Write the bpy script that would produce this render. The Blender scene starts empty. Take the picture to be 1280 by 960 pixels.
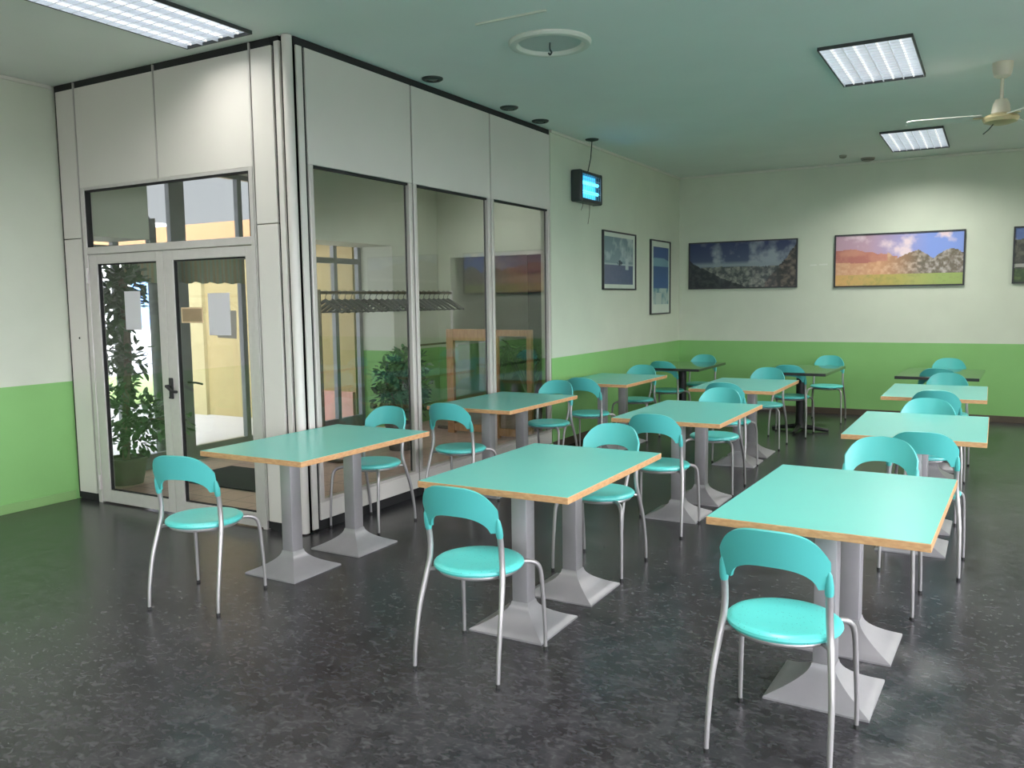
import bpy, bmesh, math, random
import numpy as np
from mathutils import Vector, Matrix

random.seed(7)
C = bpy.context.scene
COL = C.collection
PI = math.pi
R = math.radians

# ------------------------------------------------------------------ camera
HC = 1.6025
cam_d = bpy.data.cameras.new('camera')
cam_d.sensor_fit = 'HORIZONTAL'
cam_d.sensor_width = 36.0
cam_d.lens = 36.0 * 1057.5 / 1280.0
cam_d.clip_start = 0.05
cam_d.clip_end = 300
cam = bpy.data.objects.new('camera', cam_d)
COL.objects.link(cam)
yaw, pit, rol = R(29.73), R(5.586), R(-0.768)
fw = Vector((-math.sin(yaw) * math.cos(pit), math.cos(yaw) * math.cos(pit), -math.sin(pit)))
rt = Vector((math.cos(yaw), math.sin(yaw), 0))
up = rt.cross(fw)
r2 = math.cos(rol) * rt + math.sin(rol) * up
u2 = -math.sin(rol) * rt + math.cos(rol) * up
cam.matrix_world = Matrix(((r2.x, u2.x, -fw.x, 0), (r2.y, u2.y, -fw.y, 0), (r2.z, u2.z, -fw.z, HC), (0, 0, 0, 1)))
C.camera = cam

# ------------------------------------------------------------------ colour management, world, sun
C.view_settings.view_transform = 'Standard'
C.view_settings.look = 'None'
C.view_settings.gamma = 1.0
C.view_settings.use_curve_mapping = False
C.view_settings.exposure = 0.47
C.cycles.use_denoising = True
C.cycles.max_bounces = 10
C.cycles.diffuse_bounces = 5
C.cycles.glossy_bounces = 4
C.cycles.transparent_max_bounces = 16
C.cycles.sample_clamp_indirect = 4.0
C.cycles.caustics_reflective = False
C.cycles.caustics_refractive = False

SKY_STRENGTH = .55
SUN_STRENGTH = .8
CEIL_W = 26.5          # watts of one ceiling troffer
PANEL_E = 0.32         # glow of the louvre tray behind the tubes

w = bpy.data.worlds.new('sky'); C.world = w; w.use_nodes = True
bg = w.node_tree.nodes['Background']
bg.inputs['Color'].default_value = (0.90, 0.91, 1.0, 1)
# hazy bright sky: brightest round the sun, dimmer on the far side
SUN_GLOW = 14.5
wn = w.node_tree
tcw = wn.nodes.new('ShaderNodeTexCoord'); dt = wn.nodes.new('ShaderNodeVectorMath'); dt.operation = 'DOT_PRODUCT'
dt.inputs[1].default_value = Vector((.74, -.28, .60)).normalized()
mxm = wn.nodes.new('ShaderNodeMath'); mxm.operation = 'MAXIMUM'; mxm.inputs[1].default_value = 0
pw = wn.nodes.new('ShaderNodeMath'); pw.operation = 'POWER'; pw.inputs[1].default_value = 1.6
ma = wn.nodes.new('ShaderNodeMath'); ma.operation = 'MULTIPLY_ADD'; ma.inputs[1].default_value = SUN_GLOW; ma.inputs[2].default_value = SKY_STRENGTH
wn.links.new(tcw.outputs['Generated'], dt.inputs[0]); wn.links.new(dt.outputs['Value'], mxm.inputs[0]); wn.links.new(mxm.outputs[0], pw.inputs[0])
wn.links.new(pw.outputs[0], ma.inputs[0]); wn.links.new(ma.outputs[0], bg.inputs['Strength'])
sun_d = bpy.data.lights.new('sun', 'SUN'); sun_d.energy = SUN_STRENGTH; sun_d.angle = R(1.0); sun_d.color = (1.0, 0.95, 0.86)
sun = bpy.data.objects.new('sun', sun_d); COL.objects.link(sun)
sun.rotation_euler = Vector((-.62, .42, -.70)).to_track_quat('-Z', 'Y').to_euler()

# room numbers
ZC = 3.373                # ceiling
XP = -4.098               # plane of the glazed partition and of the side wall
YP = 4.264                # plane of the door partition
XL = -6.66                # left wall
YB = 12.22                # back wall
XR = 3.4
YR = -2.8
DADO = 0.99


def troffer_light(x, y, watts):
    d = bpy.data.lights.new('troffer_tubes', 'AREA')
    d.shape = 'RECTANGLE'; d.size = 0.52; d.size_y = 1.12
    d.energy = watts; d.spread = R(150); d.color = (1.0, 0.985, 0.94)
    o = bpy.data.objects.new('troffer_tubes', d); COL.objects.link(o)
    o.location = (x, y, ZC - 0.032)
    return o


TROFFERS = [(-0.865, 7.12, 1.0), (-0.855, 10.82, 1.35), (-4.57, 3.50, .42),
            (-0.865, 3.42, .86), (-0.865, -0.28, 1.0), (2.6, 7.12, 1.0), (2.6, 10.82, 1.35), (2.6, 3.42, 1.0),
            (2.6, -0.28, 1.0), (-4.57, -0.2, 1.0), (-5.45, 8.75, .18)]  # last entry is an added lobby lamp, out of view
for tx, ty, k in TROFFERS:
    troffer_light(tx, ty, CEIL_W * k)

# ------------------------------------------------------------------ materials
MATS = {}


def mat(name, col, rough=.5, metal=0., spec=.5, noise=0.0, nscale=8.0, bump=0.0, emit=None, estr=0., coat=0., sss=0.):
    if name in MATS:
        return MATS[name]
    m = bpy.data.materials.new(name); m.use_nodes = True
    nt = m.node_tree; b = nt.nodes['Principled BSDF']
    b.inputs['Base Color'].default_value = (*col, 1)
    b.inputs['Roughness'].default_value = rough
    b.inputs['Metallic'].default_value = metal
    b.inputs['Specular IOR Level'].default_value = spec
    b.inputs['Coat Weight'].default_value = coat
    if noise > 0 or bump > 0:
        tc = nt.nodes.new('ShaderNodeTexCoord')
        n = nt.nodes.new('ShaderNodeTexNoise'); n.inputs['Scale'].default_value = nscale; n.inputs['Detail'].default_value = 5
        nt.links.new(tc.outputs['Object'], n.inputs['Vector'])
        if noise > 0:
            r = nt.nodes.new('ShaderNodeValToRGB')
            r.color_ramp.elements[0].position = .3; r.color_ramp.elements[1].position = .7
            r.color_ramp.elements[0].color = (*[c * (1 - noise) for c in col], 1)
            r.color_ramp.elements[1].color = (*[min(1, c * (1 + noise)) for c in col], 1)
            nt.links.new(n.outputs['Fac'], r.inputs['Fac']); nt.links.new(r.outputs['Color'], b.inputs['Base Color'])
        if bump > 0:
            bp = nt.nodes.new('ShaderNodeBump'); bp.inputs['Strength'].default_value = bump; bp.inputs['Distance'].default_value = .01
            nt.links.new(n.outputs['Fac'], bp.inputs['Height']); nt.links.new(bp.outputs['Normal'], b.inputs['Normal'])
    if emit:
        b.inputs['Emission Color'].default_value = (*emit, 1); b.inputs['Emission Strength'].default_value = estr
    MATS[name] = m
    return m


def wall_paint():
    # cream green paint above, fresh green dado below (a painted line at DADO)
    m = bpy.data.materials.new('wall_paint'); m.use_nodes = True
    nt = m.node_tree; b = nt.nodes['Principled BSDF']
    g = nt.nodes.new('ShaderNodeNewGeometry'); s = nt.nodes.new('ShaderNodeSeparateXYZ')
    nt.links.new(g.outputs['Position'], s.inputs[0])
    n = nt.nodes.new('ShaderNodeTexNoise'); n.inputs['Scale'].default_value = 2.5; n.inputs['Detail'].default_value = 4
    nt.links.new(g.outputs['Position'], n.inputs['Vector'])
    lt = nt.nodes.new('ShaderNodeMath'); lt.operation = 'LESS_THAN'; lt.inputs[1].default_value = DADO
    nt.links.new(s.outputs['Z'], lt.inputs[0])

    def ramp(a, c):
        r = nt.nodes.new('ShaderNodeValToRGB')
        r.color_ramp.elements[0].position = .3; r.color_ramp.elements[1].position = .7
        r.color_ramp.elements[0].color = (*a, 1); r.color_ramp.elements[1].color = (*c, 1)
        nt.links.new(n.outputs['Fac'], r.inputs['Fac']); return r
    up_ = ramp((.62, .66, .545), (.66, .70, .58)); lo = ramp((.25, .51, .175), (.265, .54, .19))
    mx = nt.nodes.new('ShaderNodeMixRGB')
    nt.links.new(lt.outputs[0], mx.inputs['Fac']); nt.links.new(up_.outputs[0], mx.inputs['Color1']); nt.links.new(lo.outputs[0], mx.inputs['Color2'])
    nt.links.new(mx.outputs[0], b.inputs['Base Color'])
    b.inputs['Roughness'].default_value = .55; b.inputs['Specular IOR Level'].default_value = .3
    return m


def lino():
    m = bpy.data.materials.new('dark_marbled_linoleum'); m.use_nodes = True
    nt = m.node_tree; b = nt.nodes['Principled BSDF']
    g = nt.nodes.new('ShaderNodeNewGeometry')

    def noise(scale, det, dist, sc=(1, 1, 1), rot=0):
        mp = nt.nodes.new('ShaderNodeMapping'); mp.inputs['Scale'].default_value = sc; mp.inputs['Rotation'].default_value = (0, 0, rot)
        nt.links.new(g.outputs['Position'], mp.inputs['Vector'])
        n = nt.nodes.new('ShaderNodeTexNoise'); n.inputs['Scale'].default_value = scale; n.inputs['Detail'].default_value = det
        n.inputs['Distortion'].default_value = dist
        nt.links.new(mp.outputs[0], n.inputs['Vector']); return n
    a = noise(8, 12, .6); c = noise(26, 8, .8, (1, 1.5, 1), .5)
    r1 = nt.nodes.new('ShaderNodeValToRGB')
    r1.color_ramp.elements[0].position = .32; r1.color_ramp.elements[0].color = (.019, .0175, .0205, 1)
    r1.color_ramp.elements[1].position = .72; r1.color_ramp.elements[1].color = (.058, .055, .061, 1)
    nt.links.new(a.outputs['Fac'], r1.inputs['Fac'])
    r2_ = nt.nodes.new('ShaderNodeValToRGB')
    r2_.color_ramp.elements[0].position = .50; r2_.color_ramp.elements[0].color = (0, 0, 0, 1)
    r2_.color_ramp.elements[1].position = .78; r2_.color_ramp.elements[1].color = (1, 1, 1, 1)
    nt.links.new(c.outputs['Fac'], r2_.inputs['Fac'])
    mx = nt.nodes.new('ShaderNodeMixRGB'); mx.inputs['Color2'].default_value = (.098, .094, .101, 1)
    nt.links.new(r2_.outputs[0], mx.inputs['Fac']); nt.links.new(r1.outputs[0], mx.inputs['Color1'])
    nt.links.new(mx.outputs[0], b.inputs['Base Color'])
    b.inputs['Roughness'].default_value = .27; b.inputs['Specular IOR Level'].default_value = .5
    bp = nt.nodes.new('ShaderNodeBump'); bp.inputs['Strength'].default_value = .02; bp.inputs['Distance'].default_value = .01
    nt.links.new(c.outputs['Fac'], bp.inputs['Height']); nt.links.new(bp.outputs['Normal'], b.inputs['Normal'])
    return m


def tiles(name, c1, c2, mortar, size):
    m = bpy.data.materials.new(name); m.use_nodes = True
    nt = m.node_tree; b = nt.nodes['Principled BSDF']
    g = nt.nodes.new('ShaderNodeNewGeometry')
    t = nt.nodes.new('ShaderNodeTexBrick'); t.offset = 0
    t.inputs['Scale'].default_value = 1.0; t.inputs['Brick Width'].default_value = size; t.inputs['Row Height'].default_value = size
    t.inputs['Mortar Size'].default_value = .006
    t.inputs['Color1'].default_value = (*c1, 1); t.inputs['Color2'].default_value = (*c2, 1); t.inputs['Mortar'].default_value = (*mortar, 1)
    nt.links.new(g.outputs['Position'], t.inputs['Vector']); nt.links.new(t.outputs['Color'], b.inputs['Base Color'])
    b.inputs['Roughness'].default_value = .4
    return m


def glass():
    # clear window glass: see-through, mirror-like at a slant (Schlick from the angle to the surface)
    m = bpy.data.materials.new('window_glass'); m.use_nodes = True
    nt = m.node_tree; nt.nodes.clear()
    out = nt.nodes.new('ShaderNodeOutputMaterial'); mix = nt.nodes.new('ShaderNodeMixShader')
    tr = nt.nodes.new('ShaderNodeBsdfTransparent'); tr.inputs['Color'].default_value = (.97, .985, .975, 1)
    gl = nt.nodes.new('ShaderNodeBsdfGlossy'); gl.inputs['Roughness'].default_value = 0.0
    lw = nt.nodes.new('ShaderNodeLayerWeight'); lw.inputs['Blend'].default_value = .5
    p = nt.nodes.new('ShaderNodeMath'); p.operation = 'POWER'; p.inputs[1].default_value = 4.0
    a = nt.nodes.new('ShaderNodeMath'); a.operation = 'MULTIPLY_ADD'; a.inputs[1].default_value = .90; a.inputs[2].default_value = .045
    nt.links.new(lw.outputs['Facing'], p.inputs[0]); nt.links.new(p.outputs[0], a.inputs[0]); nt.links.new(a.outputs[0], mix.inputs['Fac'])
    nt.links.new(tr.outputs[0], mix.inputs[1]); nt.links.new(gl.outputs[0], mix.inputs[2]); nt.links.new(mix.outputs[0], out.inputs['Surface'])
    return m


def attr_mat(name, rough=.35, coat=.2):
    m = bpy.data.materials.new(name); m.use_nodes = True
    nt = m.node_tree; b = nt.nodes['Principled BSDF']
    a = nt.nodes.new('ShaderNodeVertexColor'); a.layer_name = 'print'
    nt.links.new(a.outputs['Color'], b.inputs['Base Color']); b.inputs['Roughness'].default_value = rough
    b.inputs['Coat Weight'].default_value = coat
    return m


def plastic(name, col, rough=.35, trans=.0, speck=False):
    m = bpy.data.materials.new(name); m.use_nodes = True
    nt = m.node_tree; b = nt.nodes['Principled BSDF']
    b.inputs['Base Color'].default_value = (*col, 1); b.inputs['Roughness'].default_value = rough
    tc = nt.nodes.new('ShaderNodeTexCoord')
    if speck:
        v = nt.nodes.new('ShaderNodeTexVoronoi'); v.inputs['Scale'].default_value = 62
        nt.links.new(tc.outputs['Object'], v.inputs['Vector'])
        r = nt.nodes.new('ShaderNodeValToRGB')
        r.color_ramp.elements[0].position = .10; r.color_ramp.elements[0].color = (*[c * .55 for c in col], 1)
        r.color_ramp.elements[1].position = .17; r.color_ramp.elements[1].color = (*col, 1)
        nt.links.new(v.outputs['Distance'], r.inputs['Fac']); nt.links.new(r.outputs[0], b.inputs['Base Color'])
    if trans > 0:
        t = nt.nodes.new('ShaderNodeBsdfTranslucent'); t.inputs['Color'].default_value = (*col, 1)
        mx = nt.nodes.new('ShaderNodeMixShader'); mx.inputs['Fac'].default_value = trans
        out = nt.nodes['Material Output']
        nt.links.new(b.outputs[0], mx.inputs[1]); nt.links.new(t.outputs[0], mx.inputs[2]); nt.links.new(mx.outputs[0], out.inputs['Surface'])
    return m


def wood(name, c1, c2, scale=(1, 14, 14)):
    m = bpy.data.materials.new(name); m.use_nodes = True
    nt = m.node_tree; b = nt.nodes['Principled BSDF']
    tc = nt.nodes.new('ShaderNodeTexCoord'); mp = nt.nodes.new('ShaderNodeMapping'); mp.inputs['Scale'].default_value = scale
    n = nt.nodes.new('ShaderNodeTexNoise'); n.inputs['Scale'].default_value = 6; n.inputs['Detail'].default_value = 5
    nt.links.new(tc.outputs['Object'], mp.inputs[0]); nt.links.new(mp.outputs[0], n.inputs['Vector'])
    r = nt.nodes.new('ShaderNodeValToRGB'); r.color_ramp.elements[0].position = .35; r.color_ramp.elements[1].position = .65
    r.color_ramp.elements[0].color = (*c1, 1); r.color_ramp.elements[1].color = (*c2, 1)
    nt.links.new(n.outputs['Fac'], r.inputs['Fac']); nt.links.new(r.outputs[0], b.inputs['Base Color'])
    b.inputs['Roughness'].default_value = .45
    return m


M_WALL = wall_paint()
M_LINO = lino()
M_GLASS = glass()
M_CEIL = mat('ceiling_paint', (.815, .845, .81), .8, spec=.2, noise=.02, nscale=1.5)
M_PANEL = mat('partition_laminate', (.68, .645, .60), .38, noise=.02, nscale=2)
M_DARK = mat('black_recess', (.012, .012, .013), .7, noise=.1)
M_ALU = mat('aluminium_profile', (.60, .565, .545), .38, .25, noise=.03, nscale=20)
M_FRAME = mat('cream_frame_paint', (.58, .54, .50), .35, .15, noise=.02, nscale=10)
M_ALUD = mat('grey_aluminium', (.22, .23, .235), .35, .6, noise=.05, nscale=12)
M_STEEL = mat('satin_steel', (.43, .41, .41), .36, .6, noise=.04, nscale=30)
M_PED = mat('grey_painted_steel', (.40, .385, .40), .36, .35, noise=.05, nscale=9)
M_RUB = mat('black_rubber', (.02, .02, .02), .7, noise=.1)
M_TOP = mat('turquoise_laminate', (.165, .585, .515), .27, noise=.015, nscale=3)
M_BEECH = wood('beech_edge', (.54, .29, .13), (.66, .39, .19), (6, 6, 20))
M_SEAT = plastic('turquoise_seat', (.12, .66, .62), .28, 0, True)
M_BACK = plastic('turquoise_backrest', (.105, .56, .53), .34, .14)
M_BLK = mat('black_laminate', (.035, .037, .037), .14, coat=.6, noise=.08, nscale=5)
M_BLKM = mat('black_cast_iron', (.016, .016, .017), .5, noise=.1)
M_OAK = wood('honey_wood', (.50, .25, .10), (.62, .35, .16), (10, 10, 1.2))
M_WHITE = mat('white_enamel', (.70, .69, .64), .4, noise=.02)
M_FOOTW = mat('vent_plastic', (.035, .045, .04), .6, noise=.1)
M_LEAF = mat('leaf_green', (.045, .115, .035), .42, noise=.45, nscale=6)
M_LEAF2 = mat('pale_leaf_green', (.07, .16, .07), .42, noise=.4, nscale=6)
M_STEM = mat('bark', (.16, .13, .09), .8, noise=.3, nscale=25)
M_POT = mat('dark_pot', (.09, .075, .055), .7, noise=.15)
M_SOIL = mat('soil', (.03, .02, .015), .9, noise=.3, nscale=40)


# ------------------------------------------------------------------ mesh helpers
def cleanup(bm):
    bmesh.ops.remove_doubles(bm, verts=bm.verts, dist=1e-5)
    bmesh.ops.recalc_face_normals(bm, faces=bm.faces)


def link(name, bm, m, parent=None, smooth=True, angle=35):
    me = bpy.data.meshes.new(name)
    bm.to_mesh(me); bm.free()
    me.materials.append(m)
    if smooth:
        me.shade_smooth()
        me.set_sharp_from_angle(angle=R(angle))
    o = bpy.data.objects.new(name, me); COL.objects.link(o)
    if parent is not None:
        o.parent = parent
    return o


def box(bm, x0, x1, y0, y1, z0, z1, bev=0.0, seg=2):
    x0, x1 = sorted((x0, x1)); y0, y1 = sorted((y0, y1)); z0, z1 = sorted((z0, z1))
    vs = [bm.verts.new(p) for p in ((x0, y0, z0), (x1, y0, z0), (x1, y1, z0), (x0, y1, z0), (x0, y0, z1), (x1, y0, z1), (x1, y1, z1), (x0, y1, z1))]
    fs = [bm.faces.new([vs[i] for i in f]) for f in ((0, 3, 2, 1), (4, 5, 6, 7), (0, 1, 5, 4), (1, 2, 6, 5), (2, 3, 7, 6), (3, 0, 4, 7))]
    if bev > 0:
        es = {e for f in fs for e in f.edges}
        bmesh.ops.bevel(bm, geom=list(es), offset=bev, segments=seg, profile=.5, affect='EDGES')
    return bm


def BOX(*a, **k):
    return box(bmesh.new(), *a, **k)


def smooth_path(pts, n=6):
    P = [Vector(p) for p in pts]; out = []
    for i in range(len(P) - 1):
        p0 = P[max(i - 1, 0)]; p1 = P[i]; p2 = P[i + 1]; p3 = P[min(i + 2, len(P) - 1)]
        for k in range(n):
            t = k / n
            out.append(.5 * ((2 * p1) + (p2 - p0) * t + (2 * p0 - 5 * p1 + 4 * p2 - p3) * t * t + (3 * p1 - p0 - 3 * p2 + p3) * t ** 3))
    out.append(P[-1]); return out


def tube(bm, pts, r, seg=10, caps=True):
    pts = [Vector(p) for p in pts]
    rr = r if isinstance(r, (list, tuple)) else [r] * len(pts)
    t0 = (pts[1] - pts[0]).normalized()
    ref = Vector((0, 0, 1)) if abs(t0.z) < .9 else Vector((1, 0, 0))
    nrm = t0.cross(ref).normalized()
    rings = []
    for i, p in enumerate(pts):
        t = (pts[min(i + 1, len(pts) - 1)] - pts[max(i - 1, 0)]).normalized()
        nrm = (nrm - t * nrm.dot(t)).normalized(); b = t.cross(nrm)
        rings.append([bm.verts.new(p + (nrm * math.cos(2 * PI * k / seg) + b * math.sin(2 * PI * k / seg)) * rr[i]) for k in range(seg)])
    for a, c in zip(rings, rings[1:]):
        for k in range(seg):
            bm.faces.new((a[k], a[(k + 1) % seg], c[(k + 1) % seg], c[k]))
    if caps:
        bm.faces.new(rings[0][::-1]); bm.faces.new(rings[-1])
    return bm


def lathe(bm, prof, seg=32, c=(0, 0, 0)):
    rings = []
    for r, z in prof:
        if r < 1e-6:
            rings.append([bm.verts.new((c[0], c[1], c[2] + z))])
        else:
            rings.append([bm.verts.new((c[0] + r * math.cos(2 * PI * k / seg), c[1] + r * math.sin(2 * PI * k / seg), c[2] + z)) for k in range(seg)])
    for a, b in zip(rings, rings[1:]):
        for k in range(seg):
            q = (k + 1) % seg
            if len(a) == 1 and len(b) == 1:
                continue
            if len(a) == 1:
                bm.faces.new((a[0], b[q], b[k]))
            elif len(b) == 1:
                bm.faces.new((a[k], a[q], b[0]))
            else:
                bm.faces.new((a[k], a[q], b[q], b[k]))
    return bm


def prism(bm, poly, z0, z1):
    lo = [bm.verts.new((x, y, z0)) for x, y in poly]; hi = [bm.verts.new((x, y, z1)) for x, y in poly]
    n = len(poly)
    bm.faces.new(lo[::-1]); bm.faces.new(hi)
    for k in range(n):
        bm.faces.new((lo[k], lo[(k + 1) % n], hi[(k + 1) % n], hi[k]))
    return bm


def tag(o, label=None, cat=None, group=None, kind=None):
    if label: o['label'] = label
    if cat: o['category'] = cat
    if group: o['group'] = group
    if kind: o['kind'] = kind
    return o


def empty(name, loc=(0, 0, 0), rz=0):
    o = bpy.data.objects.new(name, None); COL.objects.link(o)
    o.location = loc; o.rotation_euler = (0, 0, rz); o.empty_display_size = .1
    return o


def copy_tree(o, parent=None):
    c = o.copy(); COL.objects.link(c); c.parent = parent
    for ch in list(o.children):
        copy_tree(ch, c)
    return c


def struct(name, bm, m, label=None, parent=None):
    cleanup(bm)
    o = link(name, bm, m, parent, smooth=False)
    if parent is None:
        o['kind'] = 'structure'
        o['category'] = name.split('_')[0]
        if label: o['label'] = label
    return o


# ------------------------------------------------------------------ room shell
b = bmesh.new()
box(b, XL - .2, XR + .2, YR - .2, 4.30, -.12, 0)
box(b, -4.16, XR + .2, 4.30, YB + .2, -.12, 0)
struct('floor', b, M_LINO, 'dark grey marbled linoleum floor of the dining room')
struct('floor_entrance', BOX(-7.2, -4.16, 4.30, YB + .2, -.12, 0), tiles('rosy_tiles', (.60, .40, .34), (.64, .43, .36), (.36, .26, .22), .30),
       'rosy tiled floor of the entrance lobby behind the glass doors')
struct('ceiling', BOX(-7.4, XR + .2, YR - .2, YB + .2, ZC, ZC + .15), M_CEIL, 'plain pale ceiling over the dining room')
struct('wall_back', BOX(XP - .12, XR + .2, YB, YB + .2, 0, ZC), M_WALL, 'cream far wall with green lower band behind the tables')
struct('wall_side', BOX(XP - .12, XP, 8.04, YB, 0, ZC), M_WALL, 'pale green wall right of the glazed partition')
struct('wall_left', BOX(XL - .2, XL, YR - .2, 4.30, 0, ZC), M_WALL, 'pale wall with green lower band left of the doors')
b = bmesh.new()                                     # unseen right wall, three window openings added to let daylight in
ys = [YR - .2, -1.9, .3, 1.1, 3.3, 4.1, 6.3, YB + .2]
box(b, XR, XR + .2, YR - .2, YB + .2, 0, .85); box(b, XR, XR + .2, YR - .2, YB + .2, 2.7, ZC)
for k in range(0, len(ys), 2):
    box(b, XR, XR + .2, ys[k], ys[k + 1], .85, 2.7)
struct('wall_right', b, M_WALL)
b = bmesh.new()                                     # unseen rear wall, its three windows put in to brighten the room
added_wins = [(-5.4, -3.3), (-2.3, -.2), (.8, 2.9)]
xs = [XL] + [v for ab in added_wins for v in ab] + [XR]
box(b, XL, XR, YR - .2, YR, 0, .9); box(b, XL, XR, YR - .2, YR, 2.6, ZC)
for k in range(0, len(xs), 2):
    box(b, xs[k], xs[k + 1], YR - .2, YR, .9, 2.6)
struct('wall_rear', b, M_WALL)

# entrance lobby walls
M_LOB = mat('lobby_paint', (.60, .62, .55), .7, noise=.02, nscale=2)
b = bmesh.new()
box(b, -7.2, XL, 4.30, 4.50, 0, ZC)
box(b, -7.2, XL, 4.50, 5.10, 2.20, ZC)
box(b, -7.2, XL, 5.10, 6.95, 3.0, ZC)
box(b, -7.2, XL, 6.95, 8.65, 2.32, ZC)
box(b, -7.2, XL, 8.65, YB + .2, 0, ZC)
struct('wall_entrance', b, M_WALL, 'outer wall of the lobby with a deep recess for the street glazing')
b = bmesh.new()
box(b, XL, -6.45, 9.65, 9.80, 0, ZC); box(b, -6.45, -4.40, 9.65, 9.80, 2.20, ZC); box(b, -4.40, XP - .12, 9.65, 9.80, 0, ZC)
struct('wall_lobby_end', b, M_WALL, 'end wall of the lobby with a wide dark opening')
struct('wall_store', BOX(XL, XP - .12, YB, YB + .2, 0, ZC), mat('store_shade', (.10, .12, .12), .7, noise=.1))  # dark colour stands in for the shade of the unlit room

# skirtings and coving
M_GSK = mat('green_skirting', (.26, .46, .17), .45, noise=.03)
M_BSK = mat('brown_skirting', (.085, .065, .045), .5, noise=.1)
struct('baseboard_left', BOX(XL, XL + .014, YR, 4.245, 0, .075, bev=.003), M_GSK)
struct('baseboard_back', BOX(XP + .016, XR, YB - .015, YB, 0, .085, bev=.003), M_BSK)
struct('baseboard_side', BOX(XP, XP + .014, 8.05, YB, 0, .085, bev=.003), M_BSK)
M_COV = mat('cream_coving', (.70, .70, .62), .6, noise=.02)
struct('trim_1', BOX(XP, XP + .018, 8.04, YB, ZC - .03, ZC, bev=.005), M_COV)
struct('trim_2', BOX(XP + .018, XR, YB - .018, YB, ZC - .03, ZC, bev=.005), M_COV)
struct('trim_3', BOX(XL, XL + .018, YR, 4.25, ZC - .03, ZC, bev=.005), M_COV)
o = struct('trim_4', BOX(-2.96, -2.45, 4.765, 4.785, ZC - .012, ZC, bev=.003), M_COV)

# ------------------------------------------------------------------ folding partition, door side (faces the viewer)
pd = empty('wall_partition_doors', (-5.38, YP, 0)); tag(pd, 'cream panelled partition around the glass double doors', 'partition', kind='structure')


def ppart(name, bm, m, root, smooth=False):
    cleanup(bm)
    bmesh.ops.translate(bm, verts=bm.verts, vec=-Vector(root.location))
    return link(name, bm, m, root, smooth=smooth)


Z0, ZT = .065, 3.318
for (x0, x1, z0, z1) in ((-6.622, -6.398, Z0, 2.147), (-6.622, -6.398, 2.153, ZT),
                         (-6.378, -5.446, 2.545, ZT), (-5.428, -4.462, 2.545, ZT),
                         (-4.440, -4.245, Z0, 2.147), (-4.440, -4.245, 2.153, ZT), (-4.222, -4.178, .02, ZT + .02)):
    ppart('panel', BOX(x0, x1, YP, YP + .05, z0, z1, bev=.004), M_PANEL, pd)
b = bmesh.new()
for x in (-6.641, -6.388, -5.437, -4.451, -4.234):
    z0 = 2.53 if x == -5.437 else .01
    box(b, x - .016, x + .016, YP + .016, YP + .07, z0, ZC - .004)
ppart('seam_backing', b, M_DARK, pd)
for x in (-6.390, -5.437, -4.451):
    ppart('seam_bead', BOX(x - .004, x + .004, YP - .004, YP + .012, 2.53 if x == -5.437 else .07, ZC - .01), M_ALU, pd)
ppart('top_track', BOX(-6.64, -4.19, YP + .012, YP + .06, ZT, ZC - .001), M_DARK, pd)
b = bmesh.new(); box(b, -6.622, -6.398, YP + .012, YP + .05, .001, Z0); box(b, -4.440, -4.245, YP + .012, YP + .05, .001, Z0)
ppart('base_recess', b, M_DARK, pd)
lh = link('latch_hole', lathe(bmesh.new(), [(0, 0), (.009, 0), (.009, .004), (0, .004)], 14), M_DARK, pd)
lh.rotation_euler = (R(90), 0, 0); lh.location = (-6.50 + 5.38, .002, 1.35)
# rounded corner post with its dark slots
cp = empty('wall_corner_post', (XP, YP, 0)); tag(cp, 'rounded cream corner post where the two partition runs meet', 'partition post', kind='structure')
ppart('post', lathe(bmesh.new(), [(0, .01), (.034, .01), (.034, ZC - .004), (0, ZC - .004)], 28, (-4.134, YP + .034, 0)), M_PANEL, cp, True)
ppart('slot', BOX(-4.176, -4.150, YP + .02, YP + .06, .005, ZC - .003), M_DARK, cp)
ppart('slot', BOX(-4.150, -4.112, YP + .055, YP + .10, .005, ZC - .003), M_DARK, cp)

# the double doors and the light above them
dr = empty('door_1', (-5.4, YP, 0)); tag(dr, 'glazed aluminium double doors to the lobby', 'door', kind='structure')
b = bmesh.new()
box(b, -6.372, -6.326, YP - .004, YP + .06, 0, 2.545, bev=.004); box(b, -4.500, -4.462, YP - .004, YP + .06, 0, 2.545, bev=.004)
box(b, -6.326, -4.500, YP - .004, YP + .06, 2.018, 2.075, bev=.004); box(b, -6.326, -4.500, YP, YP + .05, 2.522, 2.545)
ppart('door_frame', b, M_ALU, dr)
ppart('transom_glass', BOX(-6.326, -4.500, YP + .026, YP + .032, 2.075, 2.522), M_GLASS, dr)
b = bmesh.new()
box(b, -6.326, -6.312, YP + .004, YP + .045, 2.075, 2.522); box(b, -6.312, -4.514, YP + .004, YP + .045, 2.510, 2.522); box(b, -4.514, -4.5, YP + .004, YP + .045, 2.075, 2.522)
ppart('transom_gasket', b, M_DARK, dr)


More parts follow.
